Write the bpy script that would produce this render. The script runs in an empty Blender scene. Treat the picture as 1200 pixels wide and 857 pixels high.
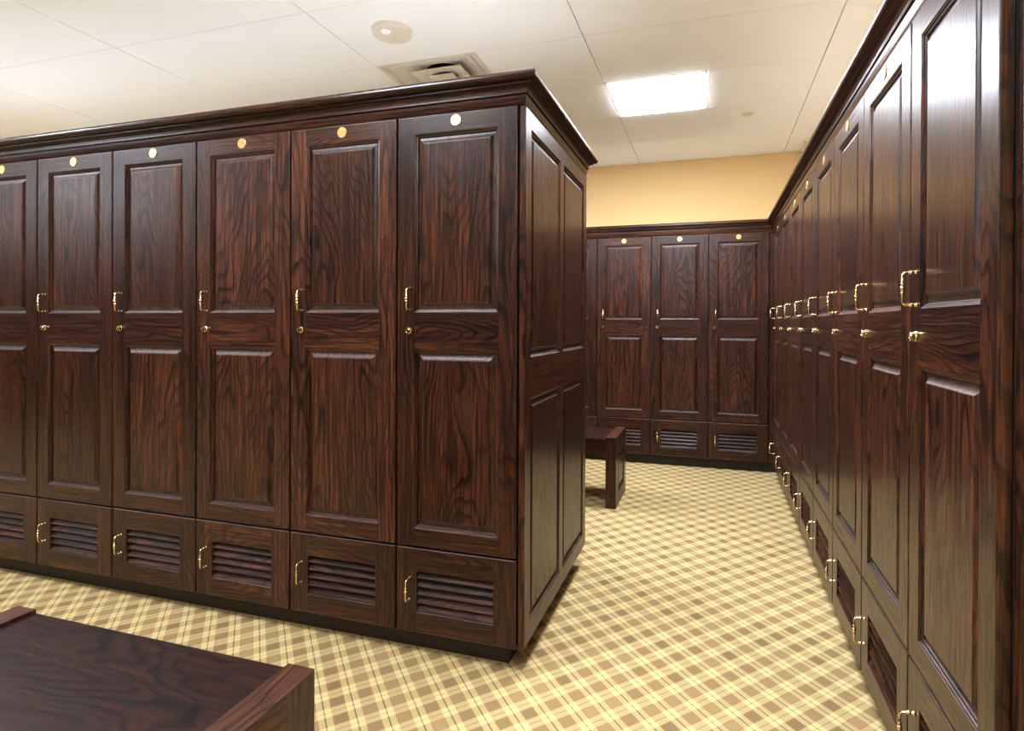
import bpy, bmesh, math, random
from mathutils import Vector, Matrix

random.seed(4)
SC = bpy.context.scene
COL = SC.collection

# ------------------------------------------------------------------ camera
YAW, PITCH, ROLL = -0.30258, -0.00354, 0.00396
F_PX, PPX, PPY = 682.94, 620.9, 381.8
cy_, sy_ = math.cos(YAW), math.sin(YAW)
cp_, sp_ = math.cos(PITCH), math.sin(PITCH)
cr_, sr_ = math.cos(ROLL), math.sin(ROLL)
right = Vector((cy_, -sy_, 0))
fwd = Vector((sy_ * cp_, cy_ * cp_, sp_))
up = Vector((-sy_ * sp_, -cy_ * sp_, cp_))
R2 = right * cr_ + up * sr_
U2 = up * cr_ - right * sr_
cam = bpy.data.cameras.new('camera')
cam.sensor_width = 36.0
cam.lens = F_PX * 36.0 / 1200.0
cam.shift_x = (600 - PPX) / 1200.0
cam.shift_y = (PPY - 428.5) / 1200.0
cam.clip_start = 0.02
camo = bpy.data.objects.new('camera', cam)
COL.objects.link(camo)
M = Matrix.Identity(4)
for i in range(3):
    M[i][0], M[i][1], M[i][2] = R2[i], U2[i], -fwd[i]
M[0][3], M[1][3], M[2][3] = 0.6185, -1.8409, 1.1758
camo.matrix_world = M
SC.camera = camo

# ------------------------------------------------------------------ world, exposure
world = bpy.data.worlds.new('world')
SC.world = world
world.use_nodes = True
world.node_tree.nodes['Background'].inputs[0].default_value = (0.9, 0.85, 0.78, 1)
world.node_tree.nodes['Background'].inputs[1].default_value = 0.05
vs = SC.view_settings
vs.view_transform = 'Standard'
vs.look = 'None'
vs.gamma = 1.0
vs.use_curve_mapping = False
vs.exposure = 0.0
LAMP = 59.0                       # emission of every ceiling light diffuser

# ------------------------------------------------------------------ dimensions
W = 0.456                          # locker width
DW = 0.449                         # door width
XR = 1.0725                        # door plane of the right bank
YB = 3.0976                        # door plane of the back bank
ZC = 2.655                         # ceiling
X0, X1, Y0, Y1 = -6.6, 1.60, -5.0, 3.597

# ------------------------------------------------------------------ node helper
class NT:
    def __init__(s, name):
        s.m = bpy.data.materials.new(name)
        s.m.use_nodes = True
        s.t = s.m.node_tree
        s.b = s.t.nodes['Principled BSDF']
    def n(s, typ, **kw):
        nd = s.t.nodes.new(typ)
        for k, v in kw.items():
            setattr(nd, k, v)
        return nd
    def link(s, a, b):
        s.t.links.new(a, b)
    def setin(s, sock, v):
        if hasattr(v, 'links') or isinstance(v, bpy.types.NodeSocket):
            s.link(v, sock)
        else:
            sock.default_value = v
    def math(s, op, a, b=0.0, c=None, clamp=False):
        nd = s.n('ShaderNodeMath', operation=op, use_clamp=clamp)
        s.setin(nd.inputs[0], a)
        s.setin(nd.inputs[1], b)
        if c is not None:
            s.setin(nd.inputs[2], c)
        return nd.outputs[0]
    def vmath(s, op, a, b=(0, 0, 0)):
        nd = s.n('ShaderNodeVectorMath', operation=op)
        s.setin(nd.inputs[0], a)
        s.setin(nd.inputs[1], b)
        return nd.outputs[0]
    def comb(s, x, y, z):
        nd = s.n('ShaderNodeCombineXYZ')
        for i, v in enumerate((x, y, z)):
            s.setin(nd.inputs[i], v)
        return nd.outputs[0]
    def noise(s, vec, scale, detail=2.0, rough=0.5):
        nd = s.n('ShaderNodeTexNoise')
        s.setin(nd.inputs['Vector'], vec)
        nd.inputs['Scale'].default_value = scale
        nd.inputs['Detail'].default_value = detail
        nd.inputs['Roughness'].default_value = rough
        return nd.outputs['Fac']
    def mix(s, f, a, b, blend='MIX'):
        nd = s.n('ShaderNodeMix', data_type='RGBA', blend_type=blend)
        s.setin(nd.inputs[0], f)
        for i, v in ((6, a), (7, b)):
            if isinstance(v, tuple) and len(v) == 3:
                v = v + (1.0,)
            s.setin(nd.inputs[i], v)
        return nd.outputs[2]
    def step(s, v, lo, hi):
        nd = s.n('ShaderNodeMapRange', interpolation_type='SMOOTHSTEP')
        s.setin(nd.inputs[0], v)
        s.setin(nd.inputs[1], lo)
        s.setin(nd.inputs[2], hi)
        return nd.outputs[0]
    def bump(s, h, strength, dist):
        nd = s.n('ShaderNodeBump')
        nd.inputs['Strength'].default_value = strength
        nd.inputs['Distance'].default_value = dist
        s.link(h, nd.inputs['Height'])
        s.link(nd.outputs[0], s.b.inputs['Normal'])


def wood(name, axis, dark=(0.0030, 0.0016, 0.0013), mid=(0.023, 0.0070, 0.0036),
         lite=(0.104, 0.032, 0.0122), rough=0.28, ior=1.40):
    """Dark stained oak; `axis` is the object axis the grain runs along."""
    k = NT(name)
    tc = k.n('ShaderNodeTexCoord')
    sep = k.n('ShaderNodeSeparateXYZ')
    k.link(tc.outputs['Object'], sep.inputs[0])
    x, y, z = sep.outputs
    if axis == 'x':
        x, y, z = z, y, x
    elif axis == 'y':
        x, y, z = x, z, y
    oi = k.n('ShaderNodeObjectInfo').outputs['Random']
    r1 = k.math('MULTIPLY', oi, 53.0)
    r2 = k.math('FRACT', k.math('MULTIPLY', oi, 17.31))
    r3 = k.math('FRACT', k.math('MULTIPLY', oi, 91.77))
    off = k.comb(r1, k.math('MULTIPLY', r2, 29.0), k.math('MULTIPLY', r3, 37.0))
    # slow wander of the year rings
    wv = k.vmath('ADD', k.comb(k.math('MULTIPLY', x, 4.5), k.math('MULTIPLY', y, 4.5),
                               k.math('MULTIPLY', z, 1.3)), off)
    n1 = k.noise(wv, 1.0, 2.5, 0.5)
    n2 = k.noise(k.vmath('ADD', wv, (7.3, 2.1, 5.5)), 1.0, 2.0, 0.5)
    wx = k.math('MULTIPLY', k.math('SUBTRACT', n1, 0.5), 0.34)
    wy = k.math('MULTIPLY', k.math('SUBTRACT', n2, 0.5), 0.22)
    ax = k.math('ADD', k.math('ADD', x, wx), k.math('MULTIPLY', k.math('SUBTRACT', r2, 0.85), 0.45))
    ay = k.math('ADD', k.math('ADD', k.math('MULTIPLY', z, 0.10), wy),
                k.math('ADD', k.math('MULTIPLY', r3, 0.10), 0.02))
    rr = k.math('SQRT', k.math('ADD', k.math('MULTIPLY', ax, ax), k.math('MULTIPLY', ay, ay)))
    ring = k.math('FRACT', k.math('MULTIPLY', rr, 66.0))
    late = k.step(ring, 0.45, 0.86)
    late = k.math('MULTIPLY', late, k.math('SUBTRACT', 1.0, k.step(ring, 0.93, 1.0)))
    # pores: fine streaks along the grain
    pv = k.vmath('ADD', k.comb(k.math('MULTIPLY', x, 260.0), k.math('MULTIPLY', y, 260.0),
                               k.math('MULTIPLY', z, 9.0)), off)
    pore = k.noise(pv, 1.0, 2.0, 0.6)
    fv = k.vmath('ADD', k.comb(k.math('MULTIPLY', x, 110.0), k.math('MULTIPLY', y, 110.0),
                               k.math('MULTIPLY', z, 3.0)), off)
    fib = k.noise(fv, 1.0, 2.0, 0.55)
    tv = k.vmath('ADD', k.comb(k.math('MULTIPLY', x, 9.0), k.math('MULTIPLY', y, 9.0),
                               k.math('MULTIPLY', z, 1.6)), off)
    tone = k.noise(tv, 1.0, 2.0, 0.5)
    # how strongly this board shows its rings
    show = k.math('ADD', k.math('MULTIPLY', k.step(tone, 0.3, 0.65), 0.5), 0.45)
    c = k.mix(k.step(fib, 0.32, 0.70), mid, lite)
    c = k.mix(k.math('MULTIPLY', k.step(tone, 0.38, 0.75), 0.55), c, mid)
    c = k.mix(k.math('MULTIPLY', late, show), c, dark)
    c = k.mix(k.math('MULTIPLY', k.step(pore, 0.50, 0.66), 0.85), c, dark)
    # board to board difference in stain
    gain = k.math('ADD', 0.66, k.math('MULTIPLY', r3, 0.58))
    vm = k.n('ShaderNodeVectorMath', operation='SCALE')
    k.link(c, vm.inputs[0])
    k.link(gain, vm.inputs['Scale'])
    k.link(vm.outputs[0], k.b.inputs['Base Color'])
    rg = k.math('ADD', rough, k.math('MULTIPLY', k.step(pore, 0.45, 0.75), 0.16))
    k.link(rg, k.b.inputs['Roughness'])
    k.b.inputs['IOR'].default_value = ior
    h = k.math('ADD', k.math('MULTIPLY', pore, -0.6), k.math('MULTIPLY', late, -0.5))
    k.bump(h, 0.08, 0.0003)
    return k.m


def plain(name, col, rough=0.5, metal=0.0, spec=0.5):
    k = NT(name)
    k.b.inputs['Base Color'].default_value = col + (1,)
    k.b.inputs['Roughness'].default_value = rough
    k.b.inputs['Metallic'].default_value = metal
    k.b.inputs['Specular IOR Level'].default_value = spec
    return k


WV = wood('oak_vertical_grain', 'z')
WH = wood('oak_horizontal_grain', 'x')
WE = wood('oak_end_grain', 'z', mid=(0.034, 0.012, 0.007), rough=0.46, ior=1.6)
WM = wood('oak_lit_edge', 'x', mid=(0.034, 0.012, 0.007), rough=0.44, ior=1.6)  # paler, shinier oak puts a highlight into the level edges
WS = wood('oak_slat', 'x', rough=0.40, ior=1.30)
WY = wood('oak_depth_grain', 'y')
WBX = wood('oak_bench_top', 'x', dark=(0.007, 0.0035, 0.003), mid=(0.022, 0.0080, 0.0055),
           lite=(0.046, 0.015, 0.0085), rough=0.36, ior=1.33)
WBY = wood('oak_bench_rail', 'x', dark=(0.018, 0.008, 0.005), mid=(0.075, 0.026, 0.014),
           lite=(0.120, 0.041, 0.018), rough=0.36, ior=1.36)
DARK = plain('dark_stain', (0.012, 0.007, 0.005), 0.55).m
k = plain('polished_brass', (0.86, 0.70, 0.36), 0.18, 1.0)
BRASS = k.m
# engraved brass disc: worn grey figures rubbed in the middle, too small to read
k = plain('brass_disc', (0.80, 0.56, 0.22), 0.32, 1.0)
tc = k.n('ShaderNodeTexCoord')
sep = k.n('ShaderNodeSeparateXYZ')
k.link(tc.outputs['Object'], sep.inputs[0])
rad = k.math('SQRT', k.math('ADD', k.math('MULTIPLY', sep.outputs[0], sep.outputs[0]),
                            k.math('MULTIPLY', sep.outputs[2], sep.outputs[2])))
nz = k.noise(tc.outputs['Object'], 210.0, 1.0)
msk = k.math('MULTIPLY', k.math('SUBTRACT', 1.0, k.step(rad, 0.006, 0.0105)), k.step(nz, 0.44, 0.56))
k.link(k.mix(k.math('MULTIPLY', msk, 0.8), (0.80, 0.56, 0.22), (0.36, 0.31, 0.26)), k.b.inputs['Base Color'])
DISC = k.m
SLOT = plain('keyhole_black', (0.02, 0.015, 0.01), 0.5).m

# walls, ceiling, floor
k = plain('yellow_wall', (0.76, 0.53, 0.25), 0.7, 0, 0.25)
tc = k.n('ShaderNodeTexCoord')
w1 = k.noise(tc.outputs['Object'], 260.0, 2.0)
k.bump(w1, 0.25, 0.0008)
WALL = k.m
k = plain('ceiling_tile', (0.89, 0.89, 0.885), 0.85, 0, 0.15)
tc = k.n('ShaderNodeTexCoord')
k.bump(k.noise(tc.outputs['Object'], 500.0, 2.0), 0.15, 0.0004)
TILE = k.m
GRID = plain('ceiling_gap', (0.30, 0.22, 0.14), 0.9, 0, 0.1).m
CREAM = plain('cream_metal', (0.72, 0.66, 0.57), 0.45).m
DUCT = plain('duct_grey', (0.22, 0.20, 0.19), 0.6).m
BLACK = plain('duct_black', (0.008, 0.008, 0.008), 0.8).m
k = plain('clear_lens', (0.9, 0.9, 0.9), 0.12)
LENS = k.m
LED = plain('sensor_dot', (0.18, 0.12, 0.08), 0.4).m
WTOP = plain('bounce_top', (0.75, 0.72, 0.66), 0.6).m  # unseen tops made pale to bounce light onto the ceiling
k = plain('lamp_diffuser', (0.9, 0.9, 0.9), 0.5)
k.b.inputs['Emission Color'].default_value = (0.95, 1.02, 1.15, 1)
k.b.inputs['Emission Strength'].default_value = LAMP
GLOW = k.m


def carpet():
    k = NT('plaid_carpet')
    tc = k.n('ShaderNodeTexCoord')
    sep = k.n('ShaderNodeSeparateXYZ')
    k.link(tc.outputs['Object'], sep.inputs[0])
    a = k.math('MULTIPLY', sep.outputs[0], 1 / 0.0585)
    b = k.math('MULTIPLY', sep.outputs[1], 1 / 0.0635)
    p = k.math('ADD', k.math('MULTIPLY', k.math('ADD', a, b), 0.5), 0.4675 + 0.5)
    q = k.math('ADD', k.math('MULTIPLY', k.math('SUBTRACT', a, b), 0.5), -1.1575 + 0.5)
    P = k.math('ABSOLUTE', k.math('SUBTRACT', k.math('FRACT', p), 0.5))
    Q = k.math('ABSOLUTE', k.math('SUBTRACT', k.math('FRACT', q), 0.5))
    cell = k.n('ShaderNodeTexWhiteNoise', noise_dimensions='2D')
    k.link(k.comb(k.math('FLOOR', p), k.math('FLOOR', q), 0.0), cell.inputs['Vector'])
    cr = cell.outputs['Value']
    brown, yel, red, line = (0.262, 0.182, 0.080), (0.60, 0.480, 0.222), (0.48, 0.145, 0.06), (0.06, 0.055, 0.022)

    def yarn(t, dash):
        c = k.mix(k.step(t, 0.225, 0.235), brown, red)
        c = k.mix(k.step(t, 0.258, 0.268), c, yel)
        e = k.step(t, 0.468, 0.482)
        if dash is not None:
            e = k.math('MULTIPLY', e, dash)
        return k.mix(e, c, line)
    dash = k.step(k.math('SINE', k.math('MULTIPLY', p, 2 * math.pi * 15)), -0.3, 0.3)
    cp = yarn(P, None)
    cq = yarn(Q, dash)
    tw = k.step(k.math('SINE', k.math('MULTIPLY', k.math('ADD', k.math('MULTIPLY', p, 1.0), k.math('MULTIPLY', q, -1.0)),
                                      2 * math.pi * 17)), -0.5, 0.5)
    both = k.math('MULTIPLY', k.math('LESS_THAN', P, 0.225), k.math('LESS_THAN', Q, 0.225))
    c = k.mix(tw, cp, cq)
    half = k.mix(0.5, cp, cq)
    c = k.mix(0.45, c, half)
    # the squares differ a little in tone, the pile mottles
    vm = k.n('ShaderNodeVectorMath', operation='SCALE')
    k.link(c, vm.inputs[0])
    sq = k.math('ADD', 0.80, k.math('MULTIPLY', cr, 0.42))
    pile = k.noise(tc.outputs['Object'], 420.0, 2.0)
    pil2 = k.noise(tc.outputs['Object'], 2.3, 3.0)
    g = k.math('ADD', k.math('MULTIPLY', both, k.math('SUBTRACT', sq, 1.0)), 1.0)
    g = k.math('MULTIPLY', g, k.math('ADD', 0.78, k.math('MULTIPLY', pile, 0.44)))
    g = k.math('MULTIPLY', g, k.math('ADD', 0.9, k.math('MULTIPLY', pil2, 0.2)))
    k.link(g, vm.inputs['Scale'])
    k.link(vm.outputs[0], k.b.inputs['Base Color'])
    k.b.inputs['Roughness'].default_value = 0.95
    k.b.inputs['Specular IOR Level'].default_value = 0.1
    k.bump(pile, 0.5, 0.002)
    return k.m


CARPET = carpet()

# ------------------------------------------------------------------ mesh helpers
def to_obj(name, bm, mats, parent=None, loc=(0, 0, 0), rotz=0.0, smooth=False):
    bmesh.ops.recalc_face_normals(bm, faces=bm.faces[:])
    me = bpy.data.meshes.new(name)
    bm.to_mesh(me)
    bm.free()
    for m in (mats if isinstance(mats, (list, tuple)) else [mats]):
        me.materials.append(m)
    if smooth:
        for p in me.polygons:
            p.use_smooth = True
    o = bpy.data.objects.new(name, me)
    COL.objects.link(o)
    o.location = loc
    o.rotation_euler = (0, 0, rotz)
    if parent:
        o.parent = parent
    return o


def empty(name, loc=(0, 0, 0), rotz=0.0):
    o = bpy.data.objects.new(name, None)
    o.empty_display_size = 0.1
    COL.objects.link(o)
    o.location = loc
    o.rotation_euler = (0, 0, rotz)
    return o


def tag(o, label, cat, group=None):
    o['label'] = label
    o['category'] = cat
    if group:
        o['group'] = group
    return o


def structure(o):
    o['kind'] = 'structure'
    return o


def box(bm, x0, x1, y0, y1, z0, z1, mat=0, bev=0.0):
    vs_ = [bm.verts.new((x, y, z)) for x in (x0, x1) for y in (y0, y1) for z in (z0, z1)]
    idx = [(0, 1, 3, 2), (4, 6, 7, 5), (0, 4, 5, 1), (2, 3, 7, 6), (0, 2, 6, 4), (1, 5, 7, 3)]
    fs = []
    for t in idx:
        f = bm.faces.new([vs_[i] for i in t])
        f.material_index = mat
        fs.append(f)
    if bev > 0:
        es = list({e for f in fs for e in f.edges})
        bmesh.ops.bevel(bm, geom=es, offset=bev, segments=2, profile=0.6, affect='EDGES')
    return fs


def quad(bm, pts, mat=0):
    f = bm.faces.new([bm.verts.new(p) for p in pts])
    f.material_index = mat
    return f


def lathe_y(bm, prof, n=20, c=(0, 0, 0), mat=0):
    """profile of (radius, y) turned about the local y axis"""
    rings = []
    for r, y in prof:
        rings.append([bm.verts.new((c[0] + r * math.cos(2 * math.pi * i / n), c[1] + y,
                                    c[2] + r * math.sin(2 * math.pi * i / n))) for i in range(n)])
    for a, b in zip(rings, rings[1:]):
        for i in range(n):
            f = bm.faces.new((a[i], a[(i + 1) % n], b[(i + 1) % n], b[i]))
            f.material_index = mat
    f = bm.faces.new(rings[-1])
    f.material_index = mat
    return rings


def lathe_z(bm, prof, n=28, c=(0, 0, 0), mat=0, cap=True):
    rings = []
    for r, z in prof:
        rings.append([bm.verts.new((c[0] + r * math.cos(2 * math.pi * i / n), c[1] + r * math.sin(2 * math.pi * i / n),
                                    c[2] + z)) for i in range(n)])
    for a, b in zip(rings, rings[1:]):
        for i in range(n):
            f = bm.faces.new((a[i], a[(i + 1) % n], b[(i + 1) % n], b[i]))
            f.material_index = mat
    if cap:
        bm.faces.new(rings[-1]).material_index = mat
    return rings


def tube(bm, pts, rad, n=8, mat=0):
    rings = []
    for i, p in enumerate(pts):
        p = Vector(p)
        t = (Vector(pts[min(i + 1, len(pts) - 1)]) - Vector(pts[max(i - 1, 0)])).normalized()
        a = t.cross(Vector((1, 0, 0)))
        if a.length < 0.1:
            a = t.cross(Vector((0, 1, 0)))
        a.normalize()
        b = t.cross(a)
        r = rad[i] if isinstance(rad, (list, tuple)) else rad
        rings.append([bm.verts.new(p + a * (r * math.cos(2 * math.pi * j / n)) + b * (r * math.sin(2 * math.pi * j / n)))
                      for j in range(n)])
    for a, b in zip(rings, rings[1:]):
        for j in range(n):
            bm.faces.new((a[j], a[(j + 1) % n], b[(j + 1) % n], b[j])).material_index = mat
    bm.faces.new(rings[0]).material_index = mat
    bm.faces.new(rings[-1]).material_index = mat


STICK = [(0, 0), (0.0012, 0.0018), (0.004, 0.003), (0.0055, 0.006), (0.0095, 0.0075), (0.0115, 0.012)]
PANEL = [(0.0105, 0.0128), (0.0145, 0.0122), (0.0195, 0.0112), (0.0240, 0.0094), (0.0280, 0.0070), (0.0312, 0.0040), (0.0320, 0.0030), (0.0345, 0.0026)]


def rings_in(bm, o, prof, mv=0, mh=2):
    """mitred profile running round an opening o = (x0,x1,z0,z1), front at y = 0"""
    x0, x1, z0, z1 = o
    loops = []
    for d, y in prof:
        loops.append([bm.verts.new(p) for p in ((x0 + d, y, z0 + d), (x1 - d, y, z0 + d), (x1 - d, y, z1 - d), (x0 + d, y, z1 - d))])
    for a, b in zip(loops, loops[1:]):
        for i in range(4):
            f = bm.faces.new((a[i], a[(i + 1) % 4], b[(i + 1) % 4], b[i]))
            f.material_index = mh if i in (0, 2) else mv
    return loops


def framed(bm, w, h, t, rects, openings, stick=STICK, e=0.0036):
    """frame of stiles (material 0) and rails (material 1) in the x-z plane, front y = 0"""
    for x0, x1, z0, z1, m in rects:
        x0, x1, z0, z1 = max(x0, e), min(x1, w - e), max(z0, e), min(z1, h - e)
        quad(bm, ((x0, 0, z0), (x1, 0, z0), (x1, 0, z1), (x0, 0, z1)), m)
    for o in openings:
        rings_in(bm, o, stick)
    prev = None
    for d, y in ((e, 0), (e * 0.62, e * 0.08), (e * 0.3, e * 0.3), (e * 0.08, e * 0.62), (0, e), (0, t)):
        cur = [bm.verts.new(p) for p in ((d, y, d), (w - d, y, d), (w - d, y, h - d), (d, y, h - d))]
        if prev:
            for i in range(4):
                f = bm.faces.new((prev[i], prev[(i + 1) % 4], cur[(i + 1) % 4], cur[i]))
                f.material_index = (2 if y <= e else 1) if i in (0, 2) else 0
        prev = cur
    bm.faces.new(prev[::-1]).material_index = 0


def raised_panel(bm, o):
    lp = rings_in(bm, o, PANEL, 0, 1)
    bm.faces.new(lp[-1])


def sweep(bm, prof, path, side=1, d0=None, d1=None, mats=None):
    """closed profile (offset, z) swept along a level path with mitred corners; offset goes to the right of travel (side=1)"""
    n = len(path)
    pts = [Vector((p[0], p[1])) for p in path]
    nor = []
    for a, b in zip(pts, pts[1:]):
        d = (b - a).normalized()
        nor.append(Vector((d.y, -d.x)) * side)
    rings = []
    for i in range(n):
        if i == 0:
            m = Vector(d0) if d0 else nor[0]
        elif i == n - 1:
            m = Vector(d1) if d1 else nor[-1]
        else:
            m = (nor[i - 1] + nor[i])
            m = m / (1 + nor[i - 1].dot(nor[i]))
        rings.append([bm.verts.new((pts[i].x + m.x * o, pts[i].y + m.y * o, z)) for o, z in prof])
    k_ = len(prof)
    for s, (a, b) in enumerate(zip(rings, rings[1:])):
        for i in range(k_):
            f = bm.faces.new((a[i], a[(i + 1) % k_], b[(i + 1) % k_], b[i]))
            f.material_index = mats[s] if mats else 0
    bm.faces.new(rings[0])
    bm.faces.new(rings[-1][::-1])


# ------------------------------------------------------------------ the room
bm = bmesh.new()
quad(bm, ((X0, Y0, 0), (X1, Y0, 0), (X1, Y1, 0), (X0, Y1, 0)))
floor = structure(to_obj('floor', bm, CARPET))


def wall(name, x0, x1, y0, y1, mat=None):
    bm = bmesh.new()
    box(bm, x0, x1, y0, y1, 0, ZC + 0.1)
    return structure(to_obj(name, bm, mat or WALL))


wall('wall_back', X0 - 0.1, X1 + 0.1, Y1, Y1 + 0.1)
wall('wall_right', X1, X1 + 0.1, Y0, Y1)
CREAMW = plain('cream_wall', (0.78, 0.77, 0.75), 0.7, 0, 0.25).m  # unseen wall made pale for neutral bounce onto the left ceiling
wall('wall_left', X0 - 0.1, X0, Y0, Y1, CREAMW)
wall('wall_front', X0 - 0.1, X1 + 0.1, Y0 - 0.1, Y0)

bm = bmesh.new()
box(bm, X0 + 0.03, X1, Y0 + 0.0, Y0 + 0.03, 0, 2.0)
structure(to_obj('dark_standin_1', bm, WV))  # unseen stand-in for opposite lockers, added to darken door reflections
bm = bmesh.new()
box(bm, X0, X0 + 0.03, Y0, 1.5, 0, 2.0)
structure(to_obj('dark_standin_2', bm, WV))  # unseen stand-in along the left wall, added to darken reflections

bm = bmesh.new()
box(bm, X0 + 0.03, -0.80, Y1 - 0.45, Y1, 0, 2.0)
structure(to_obj('dark_standin_3', bm, WV))  # unseen stand-in for more lockers, added to cut yellow wall bounce

# ceiling: slabs of 4 ft x 2 ft laid with open joints under a dark backing
TX, TY = 1.2195, 0.61
GX, GY = -0.02, 1.717              # one grid crossing (corner of the lamp in view)
bm = bmesh.new()
box(bm, X0, X1, Y0, Y1, ZC + 0.07, ZC + 0.10)
ceiling = structure(to_obj('ceiling', bm, GRID))
tile_mesh = {}
LIGHTS = [(0, 0), (0, -3), (-1, -5), (-3, -5), (-4, -3), (-5, -8), (0, -8), (-2, 0), (-3, 0), (-4, 0), (-5, 0)]
VENT = (-1, -1)


def tile(x0, x1, y0, y1):
    g1, g2 = 0.0022, 0.0013
    key = (round(x1 - x0, 3), round(y1 - y0, 3))
    if key not in tile_mesh:
        bm = bmesh.new()
        box(bm, g1, x1 - x0 - g1, g2, y1 - y0 - g2, 0, 0.016)
        o = to_obj('ceiling_tile', bm, TILE, ceiling, (x0, y0, ZC))
        tile_mesh[key] = o.data
    else:
        o = bpy.data.objects.new('ceiling_tile', tile_mesh[key])
        COL.objects.link(o)
        o.parent = ceiling
        o.location = (x0, y0, ZC)


for i in range(-6, 2):
    for j in range(-12, 4):
        x0, y0 = GX + i * TX, GY + j * TY
        xa, xb = max(x0, X0), min(x0 + TX, X1)
        ya, yb = max(y0, Y0), min(y0 + TY, Y1)
        if xb - xa < 0.01 or yb - ya < 0.01:
            continue
        if (i, j) in LIGHTS:
            xa = max(xa, x0 + 0.61)
        elif (i, j) == VENT:
            xb = x0 + 0.61          # the vent takes the right half of this bay: swapped below
            xa, xb = x0 + 0.61, x0 + TX
        tile(xa, xb, ya, yb)

light_label = {
    (0, 0): 'bright square ceiling light above the aisle between the locker rows',
    (0, -3): 'added square fill light out of frame above the aisle mouth',  # added unseen lamp, lifts the dim aisle and back
    (-1, -5): 'square ceiling light out of frame above the front aisle, right of the other',
    (-3, -5): 'square ceiling light out of frame above the front aisle, farther left',
    (-5, -8): 'square ceiling light out of frame at the far left of the front aisle',
    (0, -8): 'added square fill light out of frame behind the viewpoint',  # added unseen lamp, lights the scene from behind the camera
    (-4, -3): 'added square fill light out of frame above the left end of the front row',  # added unseen lamp, whitens the left ceiling and door tops
    (-3, 0): 'second hidden square ceiling light behind the front row, left of the aisle one',
    (-5, 0): 'added hidden square fill light behind the front row, by the left wall',  # added unseen lamp, more floor bounce onto the left ceiling
    (-2, 0): 'square ceiling light hidden behind the front row, nearer the aisle',
    (-4, 0): 'third hidden square ceiling light behind the front row, towards the left wall'}
for n, (i, j) in enumerate(LIGHTS):
    x0, y0 = GX + i * TX, GY + j * TY
    root = tag(empty('ceiling_light', (x0 + 0.305, y0 + 0.305, ZC)),
               light_label.get((i, j), 'square ceiling light out of view over the rest of the locker room'),
               'light', 'square recessed ceiling lights')
    bm = bmesh.new()
    a, b = 0.303, 0.29
    for s in range(4):
        c_, s_ = math.cos(s * math.pi / 2), math.sin(s * math.pi / 2)
        R = lambda x, y, z: (x * c_ - y * s_, x * s_ + y * c_, z)
        quad(bm, (R(-a, -a, -0.001), R(a, -a, -0.001), R(b, -b, -0.001), R(-b, -b, -0.001)))
        quad(bm, (R(-b, -b, -0.001), R(b, -b, -0.001), R(b, -b, 0.02), R(-b, -b, 0.02)))
        quad(bm, (R(-a, -a, -0.001), R(a, -a, -0.001), R(a, -a, 0.02), R(-a, -a, 0.02)))
    to_obj('frame', bm, CREAM, root)
    bm = bmesh.new()
    lo = [bm.verts.new((x, y, -0.010)) for x, y in ((-b + .02, -b + .02), (b - .02, -b + .02), (b - .02, b - .02), (-b + .02, b - .02))]
    hi = [bm.verts.new((x, y, 0.006)) for x, y in ((-b, -b), (b, -b), (b, b), (-b, b))]
    bm.faces.new(lo)
    bm.faces.new(hi[::-1])
    for q in range(4):
        bm.faces.new((lo[q], lo[(q + 1) % 4], hi[(q + 1) % 4], hi[q]))
    to_obj('diffuser', bm, GLOW, root)  # lens dropped below the frame to throw a bloom-like halo

# square cone air diffuser (left half of its bay)
vx, vy = GX - TX, GY - TY
root = tag(empty('air_vent', (vx + 0.305, vy + 0.305, ZC)), 'square stepped air vent in the ceiling, partly hidden by the crown moulding', 'vent')


def sq_loft(bm, prof, mat=0, cap=False):
    loops = []
    for s, z in prof:
        loops.append([bm.verts.new(p) for p in ((-s, -s, z), (s, -s, z), (s, s, z), (-s, s, z))])
    for a, b in zip(loops, loops[1:]):
        for i in range(4):
            bm.faces.new((a[i], a[(i + 1) % 4], b[(i + 1) % 4], b[i])).material_index = mat
    if cap:
        bm.faces.new(loops[-1]).material_index = mat
    return loops


bm = bmesh.new()
sq_loft(bm, [(0.304, 0.002), (0.304, -0.002), (0.292, -0.002), (0.288, 0.004), (0.282, 0.020), (0.262, 0.022)])
to_obj('frame', bm, CREAM, root)
bm = bmesh.new()
lp = sq_loft(bm, [(0.262, 0.022), (0.256, 0.006), (0.246, 0.006), (0.205, 0.040), (0.150, 0.056)])
# flat plate with a round neck opening
inner = [bm.verts.new((0.125 * math.cos(2 * math.pi * i / 32), 0.125 * math.sin(2 * math.pi * i / 32), 0.056)) for i in range(32)]
sqv = lp[-1]
for s in range(4):
    ang0 = -135 + 90 * s
    a, b = sqv[s], sqv[(s + 1) % 4]
    ids = [int(round((ang0 + q * 11.25) % 360 / 11.25)) % 32 for q in range(9)]
    bm.faces.new([a, b] + [inner[i] for i in ids[::-1]])
lo = [bm.verts.new((v.co.x, v.co.y, 0.066)) for v in inner]
for i in range(32):
    bm.faces.new((inner[i], inner[(i + 1) % 32], lo[(i + 1) % 32], lo[i]))
to_obj('outer_cone', bm, CREAM, root)
bm = bmesh.new()
lathe_z(bm, [(0.125, 0.0655), (0.125, 0.0685)], 32, mat=0)
to_obj('duct_opening', bm, BLACK, root)
bm = bmesh.new()
lp = sq_loft(bm, [(0.158, 0.016), (0.160, 0.008), (0.154, 0.006), (0.128, 0.020), (0.092, 0.032)])
inner = [bm.verts.new((0.068 * math.cos(2 * math.pi * i / 32), 0.068 * math.sin(2 * math.pi * i / 32), 0.032)) for i in range(32)]
sqv = lp[-1]
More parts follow.
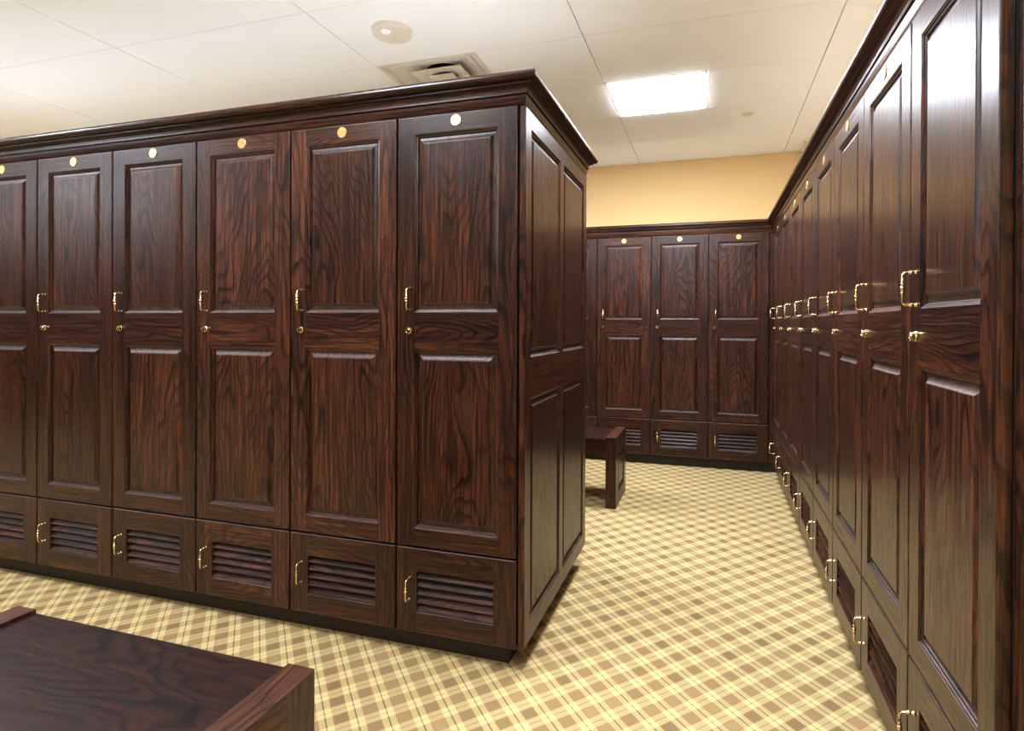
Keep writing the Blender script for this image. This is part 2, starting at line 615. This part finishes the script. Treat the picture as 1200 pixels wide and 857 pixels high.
for s in range(4):
    ang0 = -135 + 90 * s
    ids = [int(round((ang0 + q * 11.25) % 360 / 11.25)) % 32 for q in range(9)]
    bm.faces.new([sqv[s], sqv[(s + 1) % 4]] + [inner[i] for i in ids[::-1]])
to_obj('middle_cone', bm, CREAM, root)
bm = bmesh.new()
lathe_z(bm, [(0.080, 0.033), (0.066, 0.048)], 32)
to_obj('grey_collar', bm, DUCT, root)
bm = bmesh.new()
sq_loft(bm, [(0.074, 0.014), (0.077, 0.004), (0.070, 0.002)], cap=True)
to_obj('centre_plate', bm, CREAM, root)
for sx in (-1, 1):
    for sy in (-1, 1):
        bm = bmesh.new()
        tube(bm, [(sx * 0.05, sy * 0.05, 0.010), (sx * 0.052, sy * 0.052, 0.062)], 0.0022, 6)
        to_obj('hanger_wire', bm, CREAM, root)

# motion sensor
root = tag(empty('motion_sensor', (-0.932, 0.768, ZC)), 'round cream ceiling sensor with a small clear lens', 'sensor')
bm = bmesh.new()
lathe_z(bm, [(0.102, 0.0), (0.102, -0.006), (0.098, -0.020), (0.092, -0.024), (0.055, -0.026), (0.001, -0.0262)], 40)
to_obj('housing', bm, plain('sensor_cream', (0.66, 0.585, 0.475), 0.45).m, root)
bm = bmesh.new()
lathe_z(bm, [(0.026, 0.0), (0.025, -0.004), (0.019, -0.010), (0.010, -0.013), (0.001, -0.0135)], 12)
to_obj('lens', bm, LENS, root, (-0.008, -0.046, -0.0255))
bm = bmesh.new()
lathe_z(bm, [(0.003, 0.0), (0.003, -0.001), (0.001, -0.0012)], 10)
to_obj('indicator_dot', bm, LED, root, (-0.004, 0.034, -0.0259))

# sprinkler cover plate
bm = bmesh.new()
lathe_z(bm, [(0.041, 0.0), (0.041, -0.003), (0.039, -0.005), (0.001, -0.0055)], 32)
tag(to_obj('sprinkler_cover', bm, plain('cover_plate', (0.70, 0.60, 0.44), 0.5).m, None, (0.850, 2.52, ZC)),
    'small flat cream disc on the ceiling beside the bright light', 'sprinkler')

# slim strip grille high in the far right corner
root = tag(empty('strip_grille', (1.40, 3.42, ZC)), 'slim cream strip grille on the ceiling in the far right corner', 'grille')
bm = bmesh.new()
box(bm, -0.075, 0.075, -0.175, 0.165, -0.014, 0.0, bev=0.002)
to_obj('grille_body', bm, plain('grille_cream', (0.74, 0.62, 0.42), 0.5).m, root)
for q in range(3):
    bm = bmesh.new()
    box(bm, -0.050 + q * 0.04, -0.030 + q * 0.04, -0.155, 0.145, -0.0165, -0.0135)
    to_obj('grille_blade', bm, CREAM, root)

# ------------------------------------------------------------------ lockers
OX = 0.0035                        # door inset within its bay
ZD0, ZD1 = 0.388, 1.903            # upper door
ZL0, ZL1 = 0.084, 0.381            # lower door


def handle_mesh():
    bm = bmesh.new()
    pj = -0.0315
    pts, rad = [], []
    def add(y, z, r):
        pts.append((0, y, z))
        rad.append(r)
    half = [(0.0, 0.038, 0.0048), (-0.004, 0.038, 0.0050), (-0.0055, 0.038, 0.0034), (-0.010, 0.038, 0.0032), (-0.012, 0.038, 0.0046),
            (-0.0145, 0.038, 0.0046), (-0.0165, 0.038, 0.0031), (-0.022, 0.0378, 0.0029), (-0.027, 0.0362, 0.0029), (-0.0302, 0.0330, 0.0029),
            (pj, 0.028, 0.0029), (pj, 0.0130, 0.0032), (pj, 0.0118, 0.0045), (pj, 0.0085, 0.0047), (pj, 0.0072, 0.0034),
            (pj, 0.0050, 0.0036), (pj, 0.0042, 0.0054), (pj, 0.0008, 0.0056)]
    for y, z, r in half:
        add(y, z, r)
    for y, z, r in half[::-1]:
        add(y, -z, r)
    tube(bm, pts, rad, 10)
    return bm


def lock_mesh():
    bm = bmesh.new()
    lathe_y(bm, [(0.0118, 0), (0.0120, -0.003), (0.0108, -0.0042), (0.0100, -0.0050), (0.0102, -0.0130), (0.0092, -0.0145), (0.0058, -0.0145), (0.0052, -0.0130)], 22)
    box(bm, -0.0009, 0.0009, -0.0134, -0.0125, -0.0042, 0.0042, 1)
    return bm


def disc_mesh():
    bm = bmesh.new()
    lathe_y(bm, [(0.0196, 0), (0.0196, -0.0022), (0.0186, -0.0030), (0.0160, -0.0030), (0.0154, -0.0024), (0.0142, -0.0024), (0.0136, -0.0029), (0.002, -0.0029)], 36)
    return bm


def slat_mesh(w):
    """one louvre blade, leaning out at its lower edge"""
    bm = bmesh.new()
    sec = [(0.0172, 0.0198), (0.0156, 0.0212), (0.0030, 0.0050), (0.0030, 0.0030), (0.0055, 0.0020), (0.0085, 0.0030)]
    a = [bm.verts.new((0, y, z)) for y, z in sec]
    b = [bm.verts.new((w, y, z)) for y, z in sec]
    for i in range(len(sec)):
        j = (i + 1) % len(sec)
        bm.faces.new((a[i], a[j], b[j], b[i]))
    bm.faces.new(a)
    bm.faces.new(b[::-1])
    return bm


DOPEN = [(0.0665, 0.3815, 1.2135 - ZD0, 1.840 - ZD0), (0.0665, 0.3815, 0.451 - ZD0, 1.079 - ZD0)]
LOUV = (0.0775, 0.3685, 0.155 - ZL0, 0.301 - ZL0)
HX, LX = 0.053, 0.045              # handle and lock, from the door's left edge


def make_locker(depth):
    root = empty('locker')
    bm = bmesh.new()
    box(bm, 0.0004, W - 0.0004, 0.0225, depth, 0.084, 1.9025)
    to_obj('carcass', bm, [DARK], root)
    # upper door
    w, h = DW, ZD1 - ZD0
    a, b = DOPEN[0][0], DOPEN[0][1]
    zs = [0, DOPEN[1][2], DOPEN[1][3], DOPEN[0][2], DOPEN[0][3], h]
    bm = bmesh.new()
    framed(bm, w, h, 0.0205, [(0, a, 0, h, 0), (b, w, 0, h, 0)] + [(a, b, zs[i], zs[i + 1], 1) for i in (0, 2, 4)], DOPEN)
    door = to_obj('door', bm, [WV, WH, WM], root, (OX, 0, ZD0))
    for o in DOPEN:
        bm = bmesh.new()
        raised_panel(bm, o)
        to_obj('raised_panel', bm, [WV, WE], door)
    to_obj('handle', handle_mesh(), [BRASS], door, (HX, 0, 1.2605 - ZD0), smooth=True)
    to_obj('lock', lock_mesh(), [BRASS, SLOT], door, (LX, 0, 1.1490 - ZD0))
    to_obj('number_disc', disc_mesh(), [DISC], door, (w / 2, 0, 1.8755 - ZD0))
    # lower door with louvres
    h = ZL1 - ZL0
    a, b, c, d = LOUV
    bm = bmesh.new()
    framed(bm, w, h, 0.0205, [(0, a, 0, h, 0), (b, w, 0, h, 0), (a, b, 0, c, 1), (a, b, d, h, 1)], [LOUV],
           stick=[(0, 0), (0.0012, 0.0012), (0.0014, 0.0195)])
    low = to_obj('louvred_door', bm, [WV, WH, WM], root, (OX, 0, ZL0))
    bm = bmesh.new()
    quad(bm, ((a, 0.0195, c), (b, 0.0195, c), (b, 0.0195, d), (a, 0.0195, d)))
    to_obj('louvre_backing', bm, [DARK], low)
    for q in range(5):
        to_obj('slat', slat_mesh(b - a - 0.003), [WS], low, (a + 0.0015, 0, c - 0.0005 + q * 0.0292))
    to_obj('handle', handle_mesh(), [BRASS], low, (HX, 0, 0.2375 - ZL0), smooth=True)
    return root


def copy_tree(o, parent=None):
    c = o.copy()
    COL.objects.link(c)
    if parent:
        c.parent = parent
    for ch in list(o.children):
        copy_tree(ch, c)
    return c


island_proto = make_locker(0.962)
wall_proto = make_locker(0.475)
wall_bodies = []

FRONT = ['dark oak locker at the right corner of the front row, next to the end panel',
         'dark oak locker second from the right corner of the front row',
         'dark oak locker third from the right corner of the front row',
         'dark oak locker fourth from the right corner of the front row',
         'dark oak locker fifth from the right corner of the front row',
         'dark oak locker sixth from the right corner, leftmost whole one of the front row',
         'dark oak locker seventh from the right corner, cut by the left picture edge',
         'dark oak locker just past the left picture edge, eighth from the right corner',
         'dark oak locker past the left picture edge, last of the front row']
for i in range(9):
    o = island_proto if i == 0 else copy_tree(island_proto)
    o.location = (-0.4535 - W * i, 0, 0)
    tag(o, FRONT[i], 'locker', 'lockers of the free-standing front row')
RIGHT = ['dark oak locker of the right row nearest the camera, white reflection on its top',
         'second locker from the camera in the right row',
         'third locker from the camera in the right row',
         'fourth locker from the camera in the right row',
         'fifth locker from the camera in the right row',
         'sixth locker from the camera in the right row',
         'seventh locker from the camera in the right row, last but one before the corner',
         'last locker of the right row, against the far corner']
first = True
for i in range(8):
    o = wall_proto if first else copy_tree(wall_proto)
    first = False
    o.location = (XR, -0.2325 + W * i, 0)
    o.rotation_euler = (0, 0, -math.pi / 2)
    tag(o, RIGHT[i], 'locker', 'lockers of the right row')
BACK = ['rightmost locker on the back wall, beside the room corner',
        'second locker from the right on the back wall, clear of the bench',
        'third locker from the right on the back wall, its lower door partly behind the bench',
        'locker on the back wall mostly hidden, a sliver showing past the end panel']
for i in range(4):
    o = copy_tree(wall_proto)
    o.location = (1.0484 - W * (i + 1), YB, 0)
    o.rotation_euler = (0, 0, 0)
    tag(o, BACK[i], 'locker', 'lockers on the back wall')
XBL = 1.0484 - W * 4
XIL = -0.4535 - W * 8


def end_panel(w, xs, name='end_panel'):
    """tall framed panel, front y=0, x 0..w; xs = list of openings in x; two tiers"""
    h = 1.9025 - 0.084
    tiers = [(0.150 - 0.084, 0.920 - 0.084), (1.0600 - 0.084, 1.841 - 0.084)]
    ops = [(a, b, c, d) for c, d in tiers for a, b in xs]
    bm = bmesh.new()
    a, b = xs[0][0], xs[-1][1]
    rects = [(0, a, 0, h, 0), (b, w, 0, h, 0), (a, b, 0, tiers[0][0], 1), (a, b, tiers[0][1], tiers[1][0], 1), (a, b, tiers[1][1], h, 1)]
    for p, q in zip(xs, xs[1:]):
        for c, d in tiers:
            rects.append((p[1], q[0], c, d, 0))
    framed(bm, w, h, 0.0195, rects, ops)
    o = to_obj(name, bm, [WV, WH, WM])
    for op in ops:
        bm = bmesh.new()
        raised_panel(bm, op)
        to_obj('raised_panel', bm, [WV, WE], o)
    return o


ep = end_panel(0.985, [(0.065, 0.468), (0.524, 0.921)])
ep.location = (0.0256, 0.0060, 0.084)
ep.rotation_euler = (0, 0, math.pi / 2)
tag(ep, 'tall dark oak end panel with four raised fields facing the aisle', 'end panel')
ep2 = end_panel(0.478, [(0.065, 0.413)])
ep2.location = (XR + 0.0235, -0.7085, 0.084)
tag(ep2, 'dark oak side panel closing the near end of the right row', 'end panel')

# toe kicks
bm = bmesh.new()
box(bm, XIL + 0.01, -0.045, 0.060, 0.930, 0, 0.0838)
tag(to_obj('toe_kick', bm, DARK), 'dark recessed base under the free-standing front row', 'base')
bm = bmesh.new()
box(bm, XR + 0.060, XR + 0.45, -0.640, YB + 0.45, 0, 0.0838)
tag(to_obj('toe_kick', bm, DARK), 'dark recessed base under the right row', 'base')
bm = bmesh.new()
box(bm, XBL, XR + 0.0585, YB + 0.060, YB + 0.45, 0, 0.0838)
tag(to_obj('toe_kick', bm, DARK), 'dark recessed base under the back wall lockers', 'base')

# corner filler between the right and back rows
bm = bmesh.new()
YE = -0.2325 + W * 7
box(bm, 1.0488, XR + 0.0215, YB + 0.0225, YB + 0.040, 0.084, 1.9025)
box(bm, XR + 0.0225, XR + 0.040, YE + 0.0005, YB + 0.040, 0.084, 1.9025)
tag(to_obj('corner_filler', bm, WV), 'narrow dark filler strip in the corner between right and back lockers', 'filler strip')

# crown moulding
CP = [(-0.018, 1.9036), (-0.003, 1.9036), (0.0005, 1.912), (0.0035, 1.924), (0.0048, 1.9325), (0.0015, 1.9340), (0.0015, 1.9375),
      (0.0075, 1.9380), (0.0090, 1.9392), (0.0090, 1.9440), (0.0080, 1.9450), (0.0088, 1.9530), (0.0130, 1.9600), (0.0200, 1.9635), (0.0262, 1.9640), (0.0278, 1.9652), (0.0278, 1.9700), (0.0300, 1.9710)]
for q in range(10):
    t = math.radians(-75 + q * 165 / 9)
    CP.append((0.0310 + 0.0165 * math.cos(t), 1.9875 + 0.0165 * math.sin(t)))
CP += [(-0.018, 2.004)]
ZT = 1.998


def top_board(pts, parent):
    bm = bmesh.new()
    lo = [bm.verts.new((x, y, ZT - 0.012)) for x, y in pts]
    hi = [bm.verts.new((x, y, ZT)) for x, y in pts]
    bm.faces.new(lo[::-1])
    bm.faces.new(hi)
    for i in range(len(pts)):
        j = (i + 1) % len(pts)
        bm.faces.new((lo[i], lo[j], hi[j], hi[i]))
    return to_obj('top_board', bm, [WTOP], parent)


bm = bmesh.new()
sweep(bm, CP, [(XIL, 0.0), (0.0256, 0.0), (0.0256, 0.990), (XIL, 0.990)], 1, mats=[0, 1, 0])
cm = tag(to_obj('crown_moulding', bm, [WH, WY]), 'dark stepped crown moulding round the top of the free-standing lockers', 'moulding')
top_board([(XIL, 0.019), (0.006, 0.019), (0.006, 0.971), (XIL, 0.971)], cm)
bm = bmesh.new()
sweep(bm, CP, [(X1 - 0.02, -0.7085), (XR, -0.7085), (XR, YB)], -1, d1=(-1, -1), mats=[1, 0])
cm = tag(to_obj('crown_moulding', bm, [WY, WH]), 'dark stepped crown moulding along the top of the right row', 'moulding')
top_board([(XR + 0.019, -0.6895), (X1 - 0.02, -0.6895), (X1 - 0.02, YB + 0.48), (XR + 0.019, YB + 0.48)], cm)
bm = bmesh.new()
sweep(bm, CP, [(XR - 0.0008, YB), (XBL, YB)], -1, d0=(-1, -1))
cm = tag(to_obj('crown_moulding', bm, [WH]), 'dark stepped crown moulding above the back wall lockers', 'moulding')
top_board([(XBL, YB + 0.019), (XR + 0.018, YB + 0.019), (XR + 0.018, YB + 0.48), (XBL, YB + 0.48)], cm)


# ------------------------------------------------------------------ benches
def make_bench():
    L, D, H, T = 0.900, 0.428, 0.450, 0.067
    root = empty('bench')
    bm = bmesh.new()
    box(bm, T, L - T, 0.0005, D - 0.0005, 0.428, 0.441, bev=0.002)
    to_obj('seat', bm, [WBX], root)
    bm = bmesh.new()
    box(bm, T, L - T, 0.014, 0.034, 0.305, 0.4275)
    to_obj('apron', bm, [WH], root)
    bm = bmesh.new()
    box(bm, T, L - T, D - 0.034, D - 0.014, 0.305, 0.4275)
    to_obj('apron', bm, [WH], root)
    op = (0.085, D - 0.085, 0.088, 0.328)
    for s in (0, 1):
        bm = bmesh.new()
        a, b, c, d = op
        framed(bm, D, H, T, [(0, a, 0, H, 0), (b, D, 0, H, 0), (a, b, 0, c, 1), (a, b, d, H, 1)], [op], e=0.002)
        o = to_obj('end_board', bm, [WV, WBY, WBY], root)
        if s:
            o.location = (L, 0, 0)
            o.rotation_euler = (0, 0, math.pi / 2)
        else:
            o.location = (0, D, 0)
            o.rotation_euler = (0, 0, -math.pi / 2)
        bm = bmesh.new()
        raised_panel(bm, op)
        to_obj('raised_panel', bm, [WV, WE], o)
    return root


b1 = make_bench()
b1.location = (-1.072, -1.2385, 0)
tag(b1, 'dark wooden bench cut off in the near left corner of the picture', 'bench', 'wooden benches')
b2 = copy_tree(b1)
b2.location = (0.0435 - 0.900, 1.844, 0)
tag(b2, 'dark wooden bench showing its end behind the free-standing lockers', 'bench', 'wooden benches')
